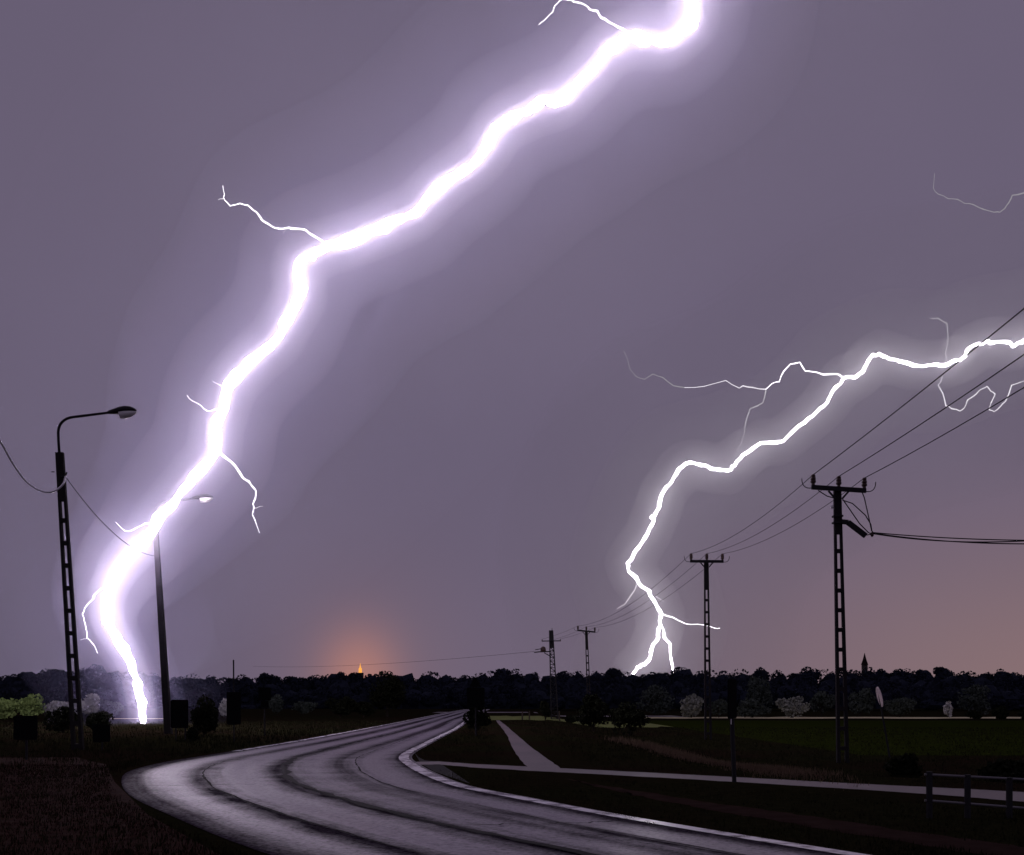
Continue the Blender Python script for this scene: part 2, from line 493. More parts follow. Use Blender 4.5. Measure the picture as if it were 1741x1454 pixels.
# ------------------------------------------------------------------ vegetation
rng = np.random.default_rng(11)
def leaf_mesh(name, cen, nrm, size):
    """one four-sided leaf clump face at each centre"""
    n = len(cen)
    a = rng.normal(size=(n, 3)); a += nrm * 0.6
    a /= np.linalg.norm(a, axis=1, keepdims=True)
    r = rng.normal(size=(n, 3))
    u = np.cross(a, r); u /= np.linalg.norm(u, axis=1, keepdims=True)
    w = np.cross(a, u)
    s = size * rng.uniform(0.6, 1.3, (n, 1)) * 0.5
    k = rng.uniform(0.45, 0.9, (n, 1))
    v = np.stack([cen - u * s, cen - w * s * k, cen + u * s, cen + w * s * k], 1).reshape(-1, 3)
    me = bpy.data.meshes.new(name)
    me.vertices.add(4 * n); me.vertices.foreach_set('co', v.astype(np.float32).ravel())
    me.loops.add(4 * n); me.loops.foreach_set('vertex_index', np.arange(4 * n, dtype=np.int32))
    me.polygons.add(n); me.polygons.foreach_set('loop_start', np.arange(0, 4 * n, 4, dtype=np.int32))
    me.update(calc_edges=True)
    return me
def crown_points(rx, ry, rz, lobes, n, low=0.15):
    """points near the surfaces of a cluster of rounded lobes that fill the crown from z=0 to 2*rz"""
    cs = []
    for _ in range(lobes):
        d = rng.normal(size=3); d /= np.linalg.norm(d)
        q = rng.uniform(0.32, 0.76)
        cs.append((d[0] * rx * q, d[1] * ry * q, rz * (1 + d[2] * q)))
    cs.append((0, 0, rz))
    P, NN = [], []
    per = n // len(cs) + 1
    for i, c in enumerate(cs):
        r = rng.uniform(0.28, 0.52)
        if i == len(cs) - 1: r = 0.74
        d = rng.normal(size=(per, 3)); d /= np.linalg.norm(d, axis=1, keepdims=True)
        rad = r * rng.uniform(0.55, 1.08, (per, 1)) ** 0.6
        p = np.array(c) + d * rad * np.array([rx, ry, rz])
        P.append(p); NN.append(d)
    P = np.concatenate(P); NN = np.concatenate(NN)
    keep = P[:, 2] > low * rz * rng.uniform(0, 1, len(P))
    return P[keep], NN[keep]
LM = {
    'dark': leafmat('dark_leaves', (0.010, 0.013, 0.008), (0.024, 0.028, 0.015)),
    'forest': mat('forest_leaves', (0.022, 0.027, 0.042), 0.9, 0.02, 0.25, 0.15),
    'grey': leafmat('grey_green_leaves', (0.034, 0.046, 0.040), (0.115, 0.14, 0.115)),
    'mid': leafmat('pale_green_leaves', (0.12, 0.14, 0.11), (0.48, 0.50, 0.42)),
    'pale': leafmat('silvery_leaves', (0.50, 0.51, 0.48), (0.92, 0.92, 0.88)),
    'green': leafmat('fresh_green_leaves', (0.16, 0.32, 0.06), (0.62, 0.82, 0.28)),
}
M['bark'] = mat('bark', (0.035, 0.028, 0.022), 0.95, 0.1, 0.4, 6.0, 0.01)
def shrub(name, x0, x1, ytop, ybase, D, kind, label, cat, n=900, lobes=9, leaf=None, group=None, depth=0.8, trunk=0.0):
    s = D / F
    w, h = (x1 - x0) * s, (ybase - ytop) * s
    p = at((x0 + x1) / 2, ybase, D)
    gz = ground_z(p.x, p.y)
    e = empty(name, (p.x, p.y, gz), label, cat, group)
    top = p.z + h - gz
    ch = top - trunk
    P, NN = crown_points(w / 2, w / 2 * depth, ch / 2, lobes, n)
    P[:, 2] += trunk
    link('crown', leaf_mesh('crown', P, NN, leaf or max(0.12, 5.0 * s)), LM[kind], e)
    mb = MB()
    tr = max(0.04, w * 0.025)
    mb.tube([(0, 0, -0.1), (w * 0.01, 0, trunk + ch * 0.25), (-w * 0.02, 0, trunk + ch * 0.6)], [tr * 1.3, tr, tr * 0.4], 7)
    for k in range(5):
        a = k * 1.27 + 0.4
        b0 = trunk + ch * (0.12 + 0.07 * k)
        mb.tube([(0, 0, b0), (math.cos(a) * w * 0.16, math.sin(a) * w * 0.13, b0 + ch * 0.2), (math.cos(a) * w * 0.3, math.sin(a) * w * 0.24, b0 + ch * 0.34)], [tr * 0.6, tr * 0.4, tr * 0.15], 5)
    mb.build('trunk', M['bark'], e)
    return e

# far wood along the skyline: one mass
def ridge(x):
    """skyline in the photograph (px)"""
    k = [(-500, 1140), (0, 1142), (45, 1138), (60, 1131), (100, 1134), (118, 1136), (140, 1122), (165, 1124), (185, 1132), (240, 1138), (300, 1140), (400, 1141), (520, 1142), (575, 1133), (612, 1137), (690, 1138), (760, 1140), (850, 1132), (900, 1138), (1000, 1136), (1030, 1130), (1056, 1130),
         (1075, 1136), (1120, 1137), (1160, 1129), (1200, 1132), (1260, 1135), (1290, 1131), (1340, 1138), (1375, 1130), (1420, 1133), (1446, 1127), (1475, 1130), (1520, 1134), (1590, 1131), (1741, 1138), (2300, 1136)]
    for (a, b), (c, d) in zip(k, k[1:]):
        if x <= c:
            return b + (d - b) * max(0.0, (x - a) / (c - a))
    return 1136
PP, NN_, cores = [], [], MB()
ico = bmesh.new(); bmesh.ops.create_icosphere(ico, subdivisions=2, radius=1.0); ico.verts.ensure_lookup_table()
iv = np.array([v.co[:] for v in ico.verts]); if_ = [tuple(v.index for v in f.verts) for f in ico.faces]; ico.free()
for row, D in enumerate((300.0, 288.0, 276.0, 262.0, 250.0)):
    x = -420.0
    while x < 2200:
        w = random.uniform(26, 58)
        px = x + w / 2
        yt = ridge(px) + random.uniform(-1.8, 3.0) + row * (9 + random.uniform(-3, 5))
        if row == 0 and random.random() < 0.15: yt += 4
        c = at(px, yt, D)
        rx = w * 0.72 * D / F
        hgt = c.z
        rz = min(hgt / 2 + 0.5, rx * random.uniform(0.8, 1.2))
        cen = np.array([c.x, c.y + random.uniform(-3, 3), hgt - rz])
        n = 760 if row < 2 else 480
        nl = 9
        for _ in range(nl):
            d = rng.normal(size=3); d[2] = abs(d[2]); d /= np.linalg.norm(d)
            lc = cen + d * np.array([rx, rx, rz]) * rng.uniform(0.35, 0.60)
            dd = rng.normal(size=(n // nl, 3)); dd /= np.linalg.norm(dd, axis=1, keepdims=True)
            PP.append(lc + dd * rng.uniform(0.24, 0.42) * np.array([rx, rx, rz])); NN_.append(dd)
        cores.add(cen + iv * np.array([rx * 0.60, rx * 0.5, rz * 0.66]) * (1 + 0.12 * rng.normal(size=(len(iv), 1))), if_)
        bh = cen[2] - rz * 0.2
        cores.hexa([(cen[0] - rx * .6, cen[1] - .8, 0), (cen[0] + rx * .6, cen[1] - .8, 0), (cen[0] + rx * .6, cen[1] + .8, 0), (cen[0] - rx * .6, cen[1] + .8, 0),
                    (cen[0] - rx * .6, cen[1] - .8, bh), (cen[0] + rx * .6, cen[1] - .8, bh), (cen[0] + rx * .6, cen[1] + .8, bh), (cen[0] - rx * .6, cen[1] + .8, bh)])
        x += w * random.uniform(0.55, 0.85)
wood = link('forest', leaf_mesh('forest', np.concatenate(PP), np.concatenate(NN_), 0.75), LM['forest'])
tag(wood, 'long dark wood along the whole skyline behind the fields', 'forest', kind='stuff')
fl = cores.build('forest_thicket', LM['forest'], None)
fl.parent = wood
fl['kind'] = 'stuff'

for a in [
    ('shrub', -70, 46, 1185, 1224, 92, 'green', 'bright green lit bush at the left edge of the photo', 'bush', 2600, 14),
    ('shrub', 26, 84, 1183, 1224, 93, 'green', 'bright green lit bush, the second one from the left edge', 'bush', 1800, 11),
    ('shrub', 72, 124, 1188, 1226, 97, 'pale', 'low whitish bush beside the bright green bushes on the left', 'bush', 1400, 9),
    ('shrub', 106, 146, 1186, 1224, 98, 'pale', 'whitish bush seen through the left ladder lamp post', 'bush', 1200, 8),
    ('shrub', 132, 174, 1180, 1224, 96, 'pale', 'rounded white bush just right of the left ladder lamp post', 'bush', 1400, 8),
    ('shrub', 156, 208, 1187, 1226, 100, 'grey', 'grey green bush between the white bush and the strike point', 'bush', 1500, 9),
    ('shrub', 70, 144, 1197, 1234, 50, 'dark', 'wide dark bush standing before the whitish bushes on the left', 'bush', 2000, 12),
    ('shrub', 138, 192, 1208, 1236, 50, 'dark', 'low dark bush right of the left ladder lamp post', 'bush', 1400, 9),
    ('shrub', 316, 376, 1176, 1242, 45, 'dark', 'big round dark bush right of the second lamp post', 'bush', 2800, 14),
    ('shrub', 370, 394, 1184, 1224, 98, 'pale', 'pale bush peeping out beside the round dark bush', 'bush', 1000, 8),
    ('shrub', 314, 340, 1234, 1262, 39, 'dark', 'small dark conical shrub near the foot of the second lamp post', 'bush', 900, 8),
    ('shrub', 454, 488, 1178, 1218, 118, 'grey', 'greyish bush behind the small road sign left of the road', 'bush', 1200, 9),
    ('shrub', 490, 540, 1190, 1218, 122, 'grey', 'flat grey bush in front of the wood, left of the road', 'bush', 1000, 8),
    ('shrub', 552, 606, 1184, 1220, 104, 'dark', 'low dark bush beside the tall dark tree left of the road', 'bush', 1500, 10),
    ('shrub', 596, 640, 1192, 1222, 104, 'dark', 'dark bush at the foot of the tall tree left of the road', 'bush', 1300, 9),
    ('tree', 622, 694, 1141, 1219, 108, 'dark', 'tall dark tree left of the far end of the road', 'tree', 3600, 16, None, None, 0.8, 0.6),
    ('shrub', 786, 832, 1198, 1252, 46, 'dark', 'dark shrub round the foot of the sign in the road fork', 'bush', 1700, 9),
    ('shrub', 916, 938, 1188, 1228, 84, 'dark', 'slim dark shrub at the foot of the lattice mast', 'bush', 800, 7),
    ('shrub', 955, 990, 1216, 1230, 84, 'dark', 'low dark shrub right of the lattice mast', 'bush', 700, 7),
    ('shrub', 978, 1040, 1178, 1252, 56, 'dark', 'tall dark thicket at the foot of the third power pole', 'bush', 2600, 13),
    ('shrub', 1030, 1110, 1196, 1246, 62, 'dark', 'broad dark thicket right of the footpath', 'bush', 2400, 13),
    ('shrub', 1070, 1150, 1166, 1215, 170, 'grey', 'broad dim grey green tree below the right lightning strike', 'tree', 1500, 12),
    ('shrub', 1150, 1200, 1177, 1220, 140, 'mid', 'rounded whitish bush left of the second power pole', 'bush', 1900, 11),
    ('shrub', 1204, 1240, 1184, 1222, 142, 'grey', 'grey bush right of the second power pole', 'bush', 1200, 9),
    ('shrub', 1244, 1312, 1188, 1220, 142, 'grey', 'wide grey bush right of the narrow sign post', 'bush', 1500, 11),
    ('shrub', 1262, 1320, 1143, 1215, 168, 'grey', 'tall grey green tree behind the wide grey bush', 'tree', 1900, 13),
    ('shrub', 1318, 1374, 1183, 1220, 140, 'mid', 'small pale topped bush halfway between the narrow post and right power pole', 'bush', 900, 9),
    ('shrub', 1372, 1420, 1172, 1218, 150, 'grey', 'grey bush just left of the right power pole', 'bush', 1300, 10),
    ('shrub', 1436, 1488, 1168, 1218, 150, 'grey', 'dim grey bush between the right power pole and the round sign', 'bush', 1400, 10),
    ('shrub', 1500, 1560, 1184, 1218, 146, 'grey', 'low dim bush just right of the round sign', 'bush', 1300, 10),
    ('shrub', 1604, 1620, 1188, 1214, 140, 'pale', 'tiny pale bush near the right end of the bright strip', 'bush', 260, 5),
    ('shrub', 1626, 1690, 1160, 1216, 160, 'grey', 'large dim bush towards the right edge of the photo', 'bush', 1500, 11),
    ('shrub', 1640, 1674, 1208, 1228, 125, 'dark', 'small dark shrub breaking the bright strip near the right edge', 'bush', 700, 7),
    ('shrub', 1688, 1720, 1200, 1226, 126, 'dark', 'pointed dark shrub on the strip near the right edge', 'bush', 700, 7),
    ('shrub', 1722, 1790, 1204, 1226, 124, 'dark', 'dark shrub cut by the right edge on the bright strip', 'bush', 900, 8),
    ('shrub', 1500, 1570, 1280, 1318, 26, 'dark', 'dark bush beyond the side road below the round sign', 'bush', 2200, 11),
    ('shrub', 1660, 1790, 1288, 1332, 22, 'dark', 'dark bush behind the railing at the right edge', 'bush', 2600, 12)]:
    shrub(*a)
# rough grass: tufts of blades
def grass(name, areas, n, hmin, hmax, m, label, wmul=1.0):
    V, Fc = [], []
    r = random.Random(5)
    k = 0
    while k < n:
        x, y = areas(r)
        if x is None: continue
        z = ground_z(x, y)
        sc = max(1.0, y / 18.0)
        for _ in range(4):
            a = r.uniform(0, 6.283); h = r.uniform(hmin, hmax) * (0.45 + 0.55 * sstep(14, 40, y)); w = 0.006 * sc * wmul
            bx, by = x + r.uniform(-.12, .12) * sc, y + r.uniform(-.12, .12) * sc
            le = r.uniform(0.1, 0.5) * h
            i = len(V)
            ca, sa = math.cos(a), math.sin(a)
            V += [(bx - w * sa, by + w * ca, z), (bx + w * sa, by - w * ca, z), (bx + ca * le, by + sa * le, z + h)]
            Fc.append((i, i + 1, i + 2))
        k += 1
    me = bpy.data.meshes.new(name); me.from_pydata(V, [], Fc)
    o = link(name, me, m)
    return tag(o, label, 'grass', kind='stuff')
M['blades'] = leafmat('grass_blades', (0.008, 0.009, 0.004), (0.024, 0.024, 0.010))
M['brown_blades'] = leafmat('dry_grass_blades', (0.008, 0.004, 0.002), (0.025, 0.011, 0.007))
from bisect import bisect_left
ro = sorted((y, x) for x, y in O2); ri = sorted((y, x) for x, y in I2)
def edge(tab, y):
    i = min(len(tab) - 1, max(1, bisect_left(tab, (y, -1e9))))
    (a, b), (c, d) = tab[i - 1], tab[i]
    return b + (d - b) * (0 if c == a else (y - a) / (c - a))
def left_area(r):
    y = 9 + 70 * r.random() ** 1.8
    xr = edge(ro, y) - 0.3
    xl = -0.56 * y - 2
    return (xr - (xr - xl) * r.random() ** 1.2, y) if xr > xl else (None, None)
def near_left(r):
    y = 8 + 16 * r.random()
    xr = edge(ro, y) - 0.25; xl = -0.56 * y - 1
    return (r.uniform(xl, xr), y) if xr > xl else (None, None)
def side_y(x):           # far edge line of the side road
    return 24.3 - 0.87 * x
GM = sorted(((gp(*a) + gp(*b)) / 2).yx[:] for a, b in zip(gl, gr))
def gravel_x(y):
    return edge(GM, y)
def right_area(r):
    y = 9 + 75 * r.random() ** 1.7
    xl = edge(ri, y) + 0.12; xr = 0.56 * y + 2
    if xr <= xl: return None, None
    x = r.uniform(xl, xr)
    s = side_y(x)
    if s - 3.2 < y < s + 0.2: return None, None
    if y < s and abs(x - gravel_x(y)) < 0.45: return None, None
    c = 1.0 - 2.4 * (y - 20) / 65 if y > 20 else 9e9
    if y > s and abs(x - c) < 1.0: return None, None
    return x, y
grass('verge_grass', left_area, 7000, 0.05, 0.20, M['blades'], 'dark rough grass on the verge left of the road')
grass('dry_grass', near_left, 5000, 0.03, 0.10, M['brown_blades'], 'sparse brown grass on the bare earth left of the bend')
grass('verge_grass', right_area, 10000, 0.04, 0.14, M['blades'], 'dark rough grass between the roads and beside the footpath')

M['straw_blades'] = leafmat('straw_blades', (0.10, 0.07, 0.045), (0.24, 0.17, 0.11))
BAND = [gp(*q) for q in ((1070, 1254), (1130, 1264), (1190, 1279), (1255, 1290), (1305, 1306), (1350, 1316))]
def band_area(r):
    k = r.random() * (len(BAND) - 1); i = int(k)
    p = BAND[i].lerp(BAND[i + 1], k - i)
    return p.x + r.gauss(0, 0.45), p.y + r.gauss(0, 1.3)
grass('dry_grass', band_area, 2600, 0.08, 0.26, M['straw_blades'], 'band of dry straw coloured grass in the dark field right of the footpath')

# ------------------------------------------------------------------ poles, lamps, signs
def ladder_shaft(mb, p0, p1, w0, w1, d0, d1, solid, pitch=0.72, leg=0.28, rung=0.14):
    """cast concrete ladder pole from foot p0 to top p1: two tapering legs joined by webs, solid from `solid` (0..1) upwards"""
    p0, p1 = Vector(p0), Vector(p1)
    L = (p1 - p0).length
    def sec(t, a, b):
        c = p0.lerp(p1, t); w = w0 + (w1 - w0) * t; d = d0 + (d1 - d0) * t
        return [(c.x + a * w / 2, c.y - d / 2, c.z), (c.x + b * w / 2, c.y - d / 2, c.z), (c.x + b * w / 2, c.y + d / 2, c.z), (c.x + a * w / 2, c.y + d / 2, c.z)]
    k = 1 - 2 * leg
    mb.hexa(sec(0, -1, -k) + sec(solid, -1, -k))
    mb.hexa(sec(0, k, 1) + sec(solid, k, 1))
    mb.hexa(sec(solid, -1, 1) + sec(1, -1, 1))
    z = solid - pitch / L * 0.95
    while z > 0:
        mb.hexa(sec(z, -k, k) + sec(min(solid, z + rung / L), -k, k))
        z -= pitch / L
def lamp_head(parent, a, b, s):
    """a drop shaped street lamp from socket a to nose b, opal bowl underneath"""
    a, b = Vector(a), Vector(b)
    L = (b - a).length
    ax = (b - a).normalized()
    up = Vector((0, 0, 1)); up = (up - ax * up.dot(ax)).normalized()
    sd = ax.cross(up)
    prof = [(0.0, 0.05, 0.05), (0.06, 0.07, 0.08), (0.22, 0.12, 0.11), (0.42, 0.19, 0.15), (0.62, 0.22, 0.16), (0.80, 0.18, 0.13), (0.93, 0.10, 0.07), (1.0, 0.02, 0.015)]
    def body(f_up, f_dn, t0, name, m, drop):
        V, Fc, n = [], [], 14
        pr = [p for p in prof if p[0] >= t0]
        for t, w, h in pr:
            for k in range(n):
                q = 2 * math.pi * k / n
                e = math.sin(q)
                V.append(a + ax * (t * L) + sd * (math.cos(q) * w * L * (1 if not drop else 0.86)) + up * (e * h * L * (f_up if e > 0 else f_dn) - drop * L))
        for i in range(len(pr) - 1):
            for k in range(n):
                Fc.append((i * n + k, i * n + (k + 1) % n, (i + 1) * n + (k + 1) % n, (i + 1) * n + k))
        Fc.append(tuple(range(n))); Fc.append(tuple(range((len(pr) - 1) * n, len(pr) * n)))
        mb = MB(); mb.add(V, Fc); return mb.build(name, m, parent, None, True)
    hd = body(1.15, 0.45, 0.0, 'lamp_head', M['lamp_shell'], 0.0)
    bowl = body(0.3, 1.15, 0.42, 'glass_bowl', M['lamp_bowl'], 0.055)
    bowl.parent = hd
    return hd
def bezier(p, n=10):
    p = [Vector(q) for q in p]
    res = []
    for i in range(n + 1):
        t = i / n; u = 1 - t
        res.append(p[0] * u ** 3 + p[1] * 3 * u * u * t + p[2] * 3 * u * t * t + p[3] * t ** 3)
    return res

# near lamp on a concrete ladder post
D = 31.9; s = D / F; bx, by = 133.0, 1275.0
b0 = gp(bx, by)
l = lambda px, py, dy=0.0: Vector(((px - bx) * s, dy, (by - py) * s))
la = empty('street_lamp', b0, 'tall unlit street lamp on a concrete ladder post at the left', 'street lamp', 'street lamps')
mb = MB()
ladder_shaft(mb, l(bx, by + 6), l(101.5, 770), 19.5 * s, 12.8 * s, 0.15, 0.12, (1275 - 852) / 505)
mb.build('post', M['concrete'], la)
mb = MB()
mb.tube([l(101, 772), l(99.5, 750), l(99, 736)] + bezier([l(99, 736), l(99.5, 722), l(107, 713), l(122, 710)], 8)[1:] + [l(150, 706.5), l(186, 702)], [0.042] * 3 + [0.042] * 8 + [0.04, 0.036], 9)
mb.build('arm', M['steel'], la, None, True)
lamp_head(la, l(183, 703), l(232, 698), s)
mb = MB()
mb.box(l(110, 812, -0.14), 0.06, 0.04, 0.03); mb.tube([l(111, 812, -.14), l(117, 810, -.2), l(119, 806, -.22)], 0.022, 6); mb.tube([l(112, 808, -.14), l(114, 802, -.2)], 0.018, 6)
mb.build('cable_hook', M['steel'], la)
mb = MB(); mb.tube([l(95, 804, -.1), l(90, 804, -.1)], 0.014, 6); mb.build('bolt', M['steel'], la)
hookA = b0 + l(116, 813, -0.2)
# second lamp on a plain round-edged post
D = 48.0; s2 = D / F; bx2 = 286.0; by2 = HY + EYE / s2
b2 = gp(bx2, by2)
l2 = lambda px, py, dy=0.0: Vector(((px - bx2) * s2, dy, (by2 - py) * s2))
lb = empty('street_lamp', b2, 'second street lamp on a plain slim post behind the lightning', 'street lamp', 'street lamps')
mb = MB()
P0, P1 = l2(bx2 + 1, by2 + 4), l2(264, 892)
w0, w1, d0, d1 = 11.5 * s2, 7 * s2, 0.30, 0.2
mb.hexa([P0 + Vector(q) for q in [(-w0 / 2, -d0 / 2, 0), (w0 / 2, -d0 / 2, 0), (w0 / 2, d0 / 2, 0), (-w0 / 2, d0 / 2, 0)]] + [P1 + Vector(q) for q in [(-w1 / 2, -d1 / 2, 0), (w1 / 2, -d1 / 2, 0), (w1 / 2, d1 / 2, 0), (-w1 / 2, d1 / 2, 0)]])
mb.build('post', M['concrete'], lb)
mb = MB()
mb.tube([l2(264, 894), l2(263.5, 875)] + bezier([l2(263.5, 875), l2(264, 862), l2(270, 855), l2(282, 853)], 7) + [l2(306, 851), l2(332, 848)], 0.042, 8)
mb.build('arm', M['steel'], lb, None, True)
lamp_head(lb, l2(326, 848.5), l2(362, 845), s2)

# power poles on the right
def power_pole(D, bx, ytop, arm_l, arm_r, label, solid_y, extra=False, ybase=None):
    s = D / F
    X = (bx - HX) * s
    gz = ground_z(X, D)
    by = HY + (EYE - gz) / s
    l = lambda px, py, dy=0.0: Vector(((px - bx) * s, dy, (by - py) * s))
    base = Vector((X, D, gz))
    e = empty('power_pole', base, label, 'power pole', 'power poles')
    cx = (arm_l[0] + arm_r[0]) / 2
    ya = (arm_l[1] + arm_r[1]) / 2
    mb = MB()
    T = l(cx, ya - 1)
    ladder_shaft(mb, l(bx, by) - Vector((0, 0, 0.2)), T, 0.42, 0.25, 0.15, 0.12, (by - solid_y) / (by - ya), 0.69)
    mb.build('post', M['concrete'], e)
    A, B = l(*arm_l, -0.16), l(*arm_r, -0.16)
    d = (B - A).normalized(); up = Vector((0, 0, 0.075))
    mb = MB()
    y = Vector((0, 0.05, 0))
    mb.hexa([A - up - y, B - up - y, B - up + y, A - up + y, A + up - y, B + up - y, B + up + y, A + up + y])
    arm = mb.build('crossarm', M['steel'], e)
    for sg in (-1, 1):
        mb = MB()
        c = A.lerp(B, 0.5)
        mb.tube([c + Vector((sg * 0.36, 0, -0.07)), c + Vector((sg * 0.12, 0, -0.34))], 0.035, 6)
        mb.build('brace', M['steel'], e)
    tops = []
    for t in (0.03, 0.5, 0.97):
        c = A.lerp(B, t) + up
        mb = MB()
        mb.lathe([(0.06, 0), (0.06, 0.06), (0.095, 0.09), (0.10, 0.14), (0.075, 0.17), (0.095, 0.20), (0.09, 0.25), (0.07, 0.28), (0.085, 0.33), (0.05, 0.37)], c, 10)
        mb.build('insulator', M['porcelain'], e)
        tops.append(base + c + Vector((0, 0, 0.36)))
    for sg, q in ((-1, A), (1, B)):
        mb = MB()
        mb.tube(bezier([q + Vector((0, 0, -0.03)), q + Vector((sg * 0.22, 0, -0.06)), q + Vector((sg * 0.34, 0, 0.05)), q + Vector((sg * 0.34, 0, 0.30))], 9), 0.016, 6)
        mb.build('horn', M['steel'], e)
    if extra:
        mb = MB()
        # cable bracket reaching out to the right
        a, b, c = l(1429, 888, -.1), l(1440, 889, -.1), l(1470, 912, -.1)
        for (p, q, r) in ((a, b, 0.075), (b, c, 0.085)):
            dd = (q - p).normalized(); nn = Vector((-dd.z, 0, dd.x)) * r; yy = Vector((0, 0.06, 0))
            mb.hexa([p - nn - yy, q - nn - yy, q - nn + yy, p - nn + yy, p + nn - yy, q + nn - yy, q + nn + yy, p + nn + yy])
        mb.build('bracket', M['steel'], e)
        mb = MB(); mb.lathe([(0.02, -0.1), (0.06, -0.05), (0.06, 0.02), (0.03, 0.1)], l(1481, 909, -.1), 8); mb.tube([l(1470, 911, -.1), l(1481, 909, -.1)], 0.02, 6)
        mb.build('cable_clamp', M['porcelain'], e)
        for pts in ([l(1388, 836, -.2), l(1402, 846, -.25), l(1415, 849, -.2)], [l(1430, 852, -.15), l(1446, 858, -.2), l(1468, 878, -.2), l(1478, 893, -.15), l(1481, 906, -.1)],
                    [l(1430, 850, -.15), l(1440, 866, -.2), l(1458, 892, -.2), l(1474, 907, -.15), l(1481, 909, -.1)], [l(1461, 836, -.2), l(1466, 848, -.2), l(1471, 870, -.2), l(1477, 893, -.15), l(1481, 907, -.1)]):
            mb = MB(); mb.tube(pts, 0.019, 6); mb.build('jumper_wire', M['wire'], e, None, True)
        mb = MB(); mb.lathe([(0.02, 0), (0.05, 0.04), (0.05, 0.09), (0.02, 0.13)], l(1413, 866, -.1), 8); mb.build('bolt_cap', M['lamp_bowl'], e)
        for yy in (878, 889): 
            mb = MB(); c = l(1424, yy); mb.box(c, 0.165, 0.125, 0.03); mb.build('collar', M['steel'], e)
    return base, tops, l
p1b, t1, L1 = power_pole(35.0, 1433.0, 828, (1377.5, 830), (1469.5, 836), 'nearest power pole on the right with crossarm, horns and cable bracket', 908, True)
p2b, t2, L2 = power_pole(57.0, 1204.0, 954, (1172.5, 955), (1229, 955.5), 'second power pole right of the thinner lightning bolt', 1003)
p3b, t3, L3 = power_pole(97.0, 1003.0, 1074, (981.5, 1072), (1012, 1075), 'small far power pole left of the thinner lightning bolt', 1105)
# lattice mast
D = 94.0; s = D / F; bx = 943.0; by = HY + EYE / s
base = gp(bx, by)
l = lambda px, py, dy=0.0: Vector(((px - bx) * s, dy, (by - py) * s))
ms = empty('lattice_mast', base, 'far lattice mast with one crossarm and a switch on a bracket', 'mast')
def leg_at(t, sx, sy):
    w = (0.30 + 0.34 * (1 - t))
    c = l(bx + (937 - bx) * t, by + (1072 - by) * t)
    return c + Vector((sx * w / 2, sy * w / 2, 0))
for sx in (-1, 1):
    for sy in (-1, 1):
        mb = MB(); mb.tube([leg_at(0, sx, sy), leg_at(1, sx, sy)], 0.05, 5); mb.build('leg', M['steel'], ms)
mb = MB()
for k in range(26):
    t0, t1_ = k / 26, (k + 1) / 26
    for sy in (-1, 1):
        mb.tube([leg_at(t0, -1, sy), leg_at(t0, 1, sy)], 0.026, 4)
        mb.tube([leg_at(t0, -1 if k % 2 else 1, sy), leg_at(t1_, 1 if k % 2 else -1, sy)], 0.022, 4)
    for sx in (-1, 1):
        mb.tube([leg_at(t0, sx, -1), leg_at(t0, sx, 1)], 0.026, 4)
mb.build('lattice', M['steel'], ms)
mb = MB(); mb.hexa([leg_at(0.80, a, b) for a, b in ((-1, -1), (1, -1), (1, 1), (-1, 1))] + [leg_at(1.0, a, b) for a, b in ((-1, -1), (1, -1), (1, 1), (-1, 1))]); mb.build('mast_top', M['steel'], ms)
mb = MB(); mb.tube([l(938.5, 1073), l(938.5, 1068)], 0.03, 5); mb.build('spike', M['steel'], ms)
mb = MB(); mb.tube([l(921, 1090.5, -.3), l(953, 1090, -.3)], 0.055, 6); mb.build('crossarm', M['steel'], ms)
for px in (921.5, 952.5):
    mb = MB(); mb.tube([l(px, 1091, -.3), l(px, 1087.5, -.3)], 0.05, 6); mb.build('insulator', M['porcelain'], ms)
mb = MB(); mb.tube([l(937, 1108, -.2), l(918, 1108.5, -.2), l(908, 1109.5, -.2)], 0.06, 6); mb.tube([l(910, 1105, -.2), l(922, 1103, -.2)], 0.04, 5); mb.build('bracket', M['steel'], ms)
mb = MB(); mb.lathe([(0.10, -0.22), (0.24, -0.18), (0.26, 0.0), (0.22, 0.20), (0.10, 0.30)], l(923.5, 1105, -.2), 10); mb.build('switch', M['porcelain'], ms)
mb = MB(); mb.tube([l(925, 1110, -.2), l(937, 1117, -.2)], 0.045, 5); mb.build('brace', M['steel'], ms)
mast_ends = [base + l(922, 1087, -.3), base + l(938, 1089, -.3), base + l(952, 1087, -.3)]
mast_sw = base + l(908, 1108, -.2)

# wires
def sagged(a, b, sag, n=14):
    a, b = Vector(a), Vector(b)
    return [a.lerp(b, i / n) - Vector((0, 0, sag * 4 * (i / n) * (1 - i / n))) for i in range(n + 1)]
entry = [(1741, 525, 20.6), (1741, 603, 22.4), (1741, 659, 24.2)]
names = ['left conductor of the power line running over the three power poles', 'middle conductor of the power line running over the three power poles', 'right conductor of the power line running over the three power poles']
for k in range(3):
    q = at(*entry[k])
    far_end = q + (q - t1[k]) * (38.0 / (t1[k] - q).length)
    pts = [far_end, q] + sagged(q, t1[k], 0.05, 6)[1:] + sagged(t1[k], t2[k], 0.45)[1:] + sagged(t2[k], t3[k], 0.9)[1:] + sagged(t3[k], mast_ends[k], 0.1, 6)[1:]
    mb = MB()
    o0 = t1[k]
    mb.tube([p - o0 for p in pts], [0.015 if p.y < 36 else 0.011 for p in pts], 5)
    tag(mb.build('power_line', M['wire'], None, o0, True), names[k], 'power line', 'conductors of the power line')
cl = p1b + L1(1482, 908, -.1)
mb = MB()
e1 = at(1741, 922, 31.0); e2 = at(2100, 905, 26.0)
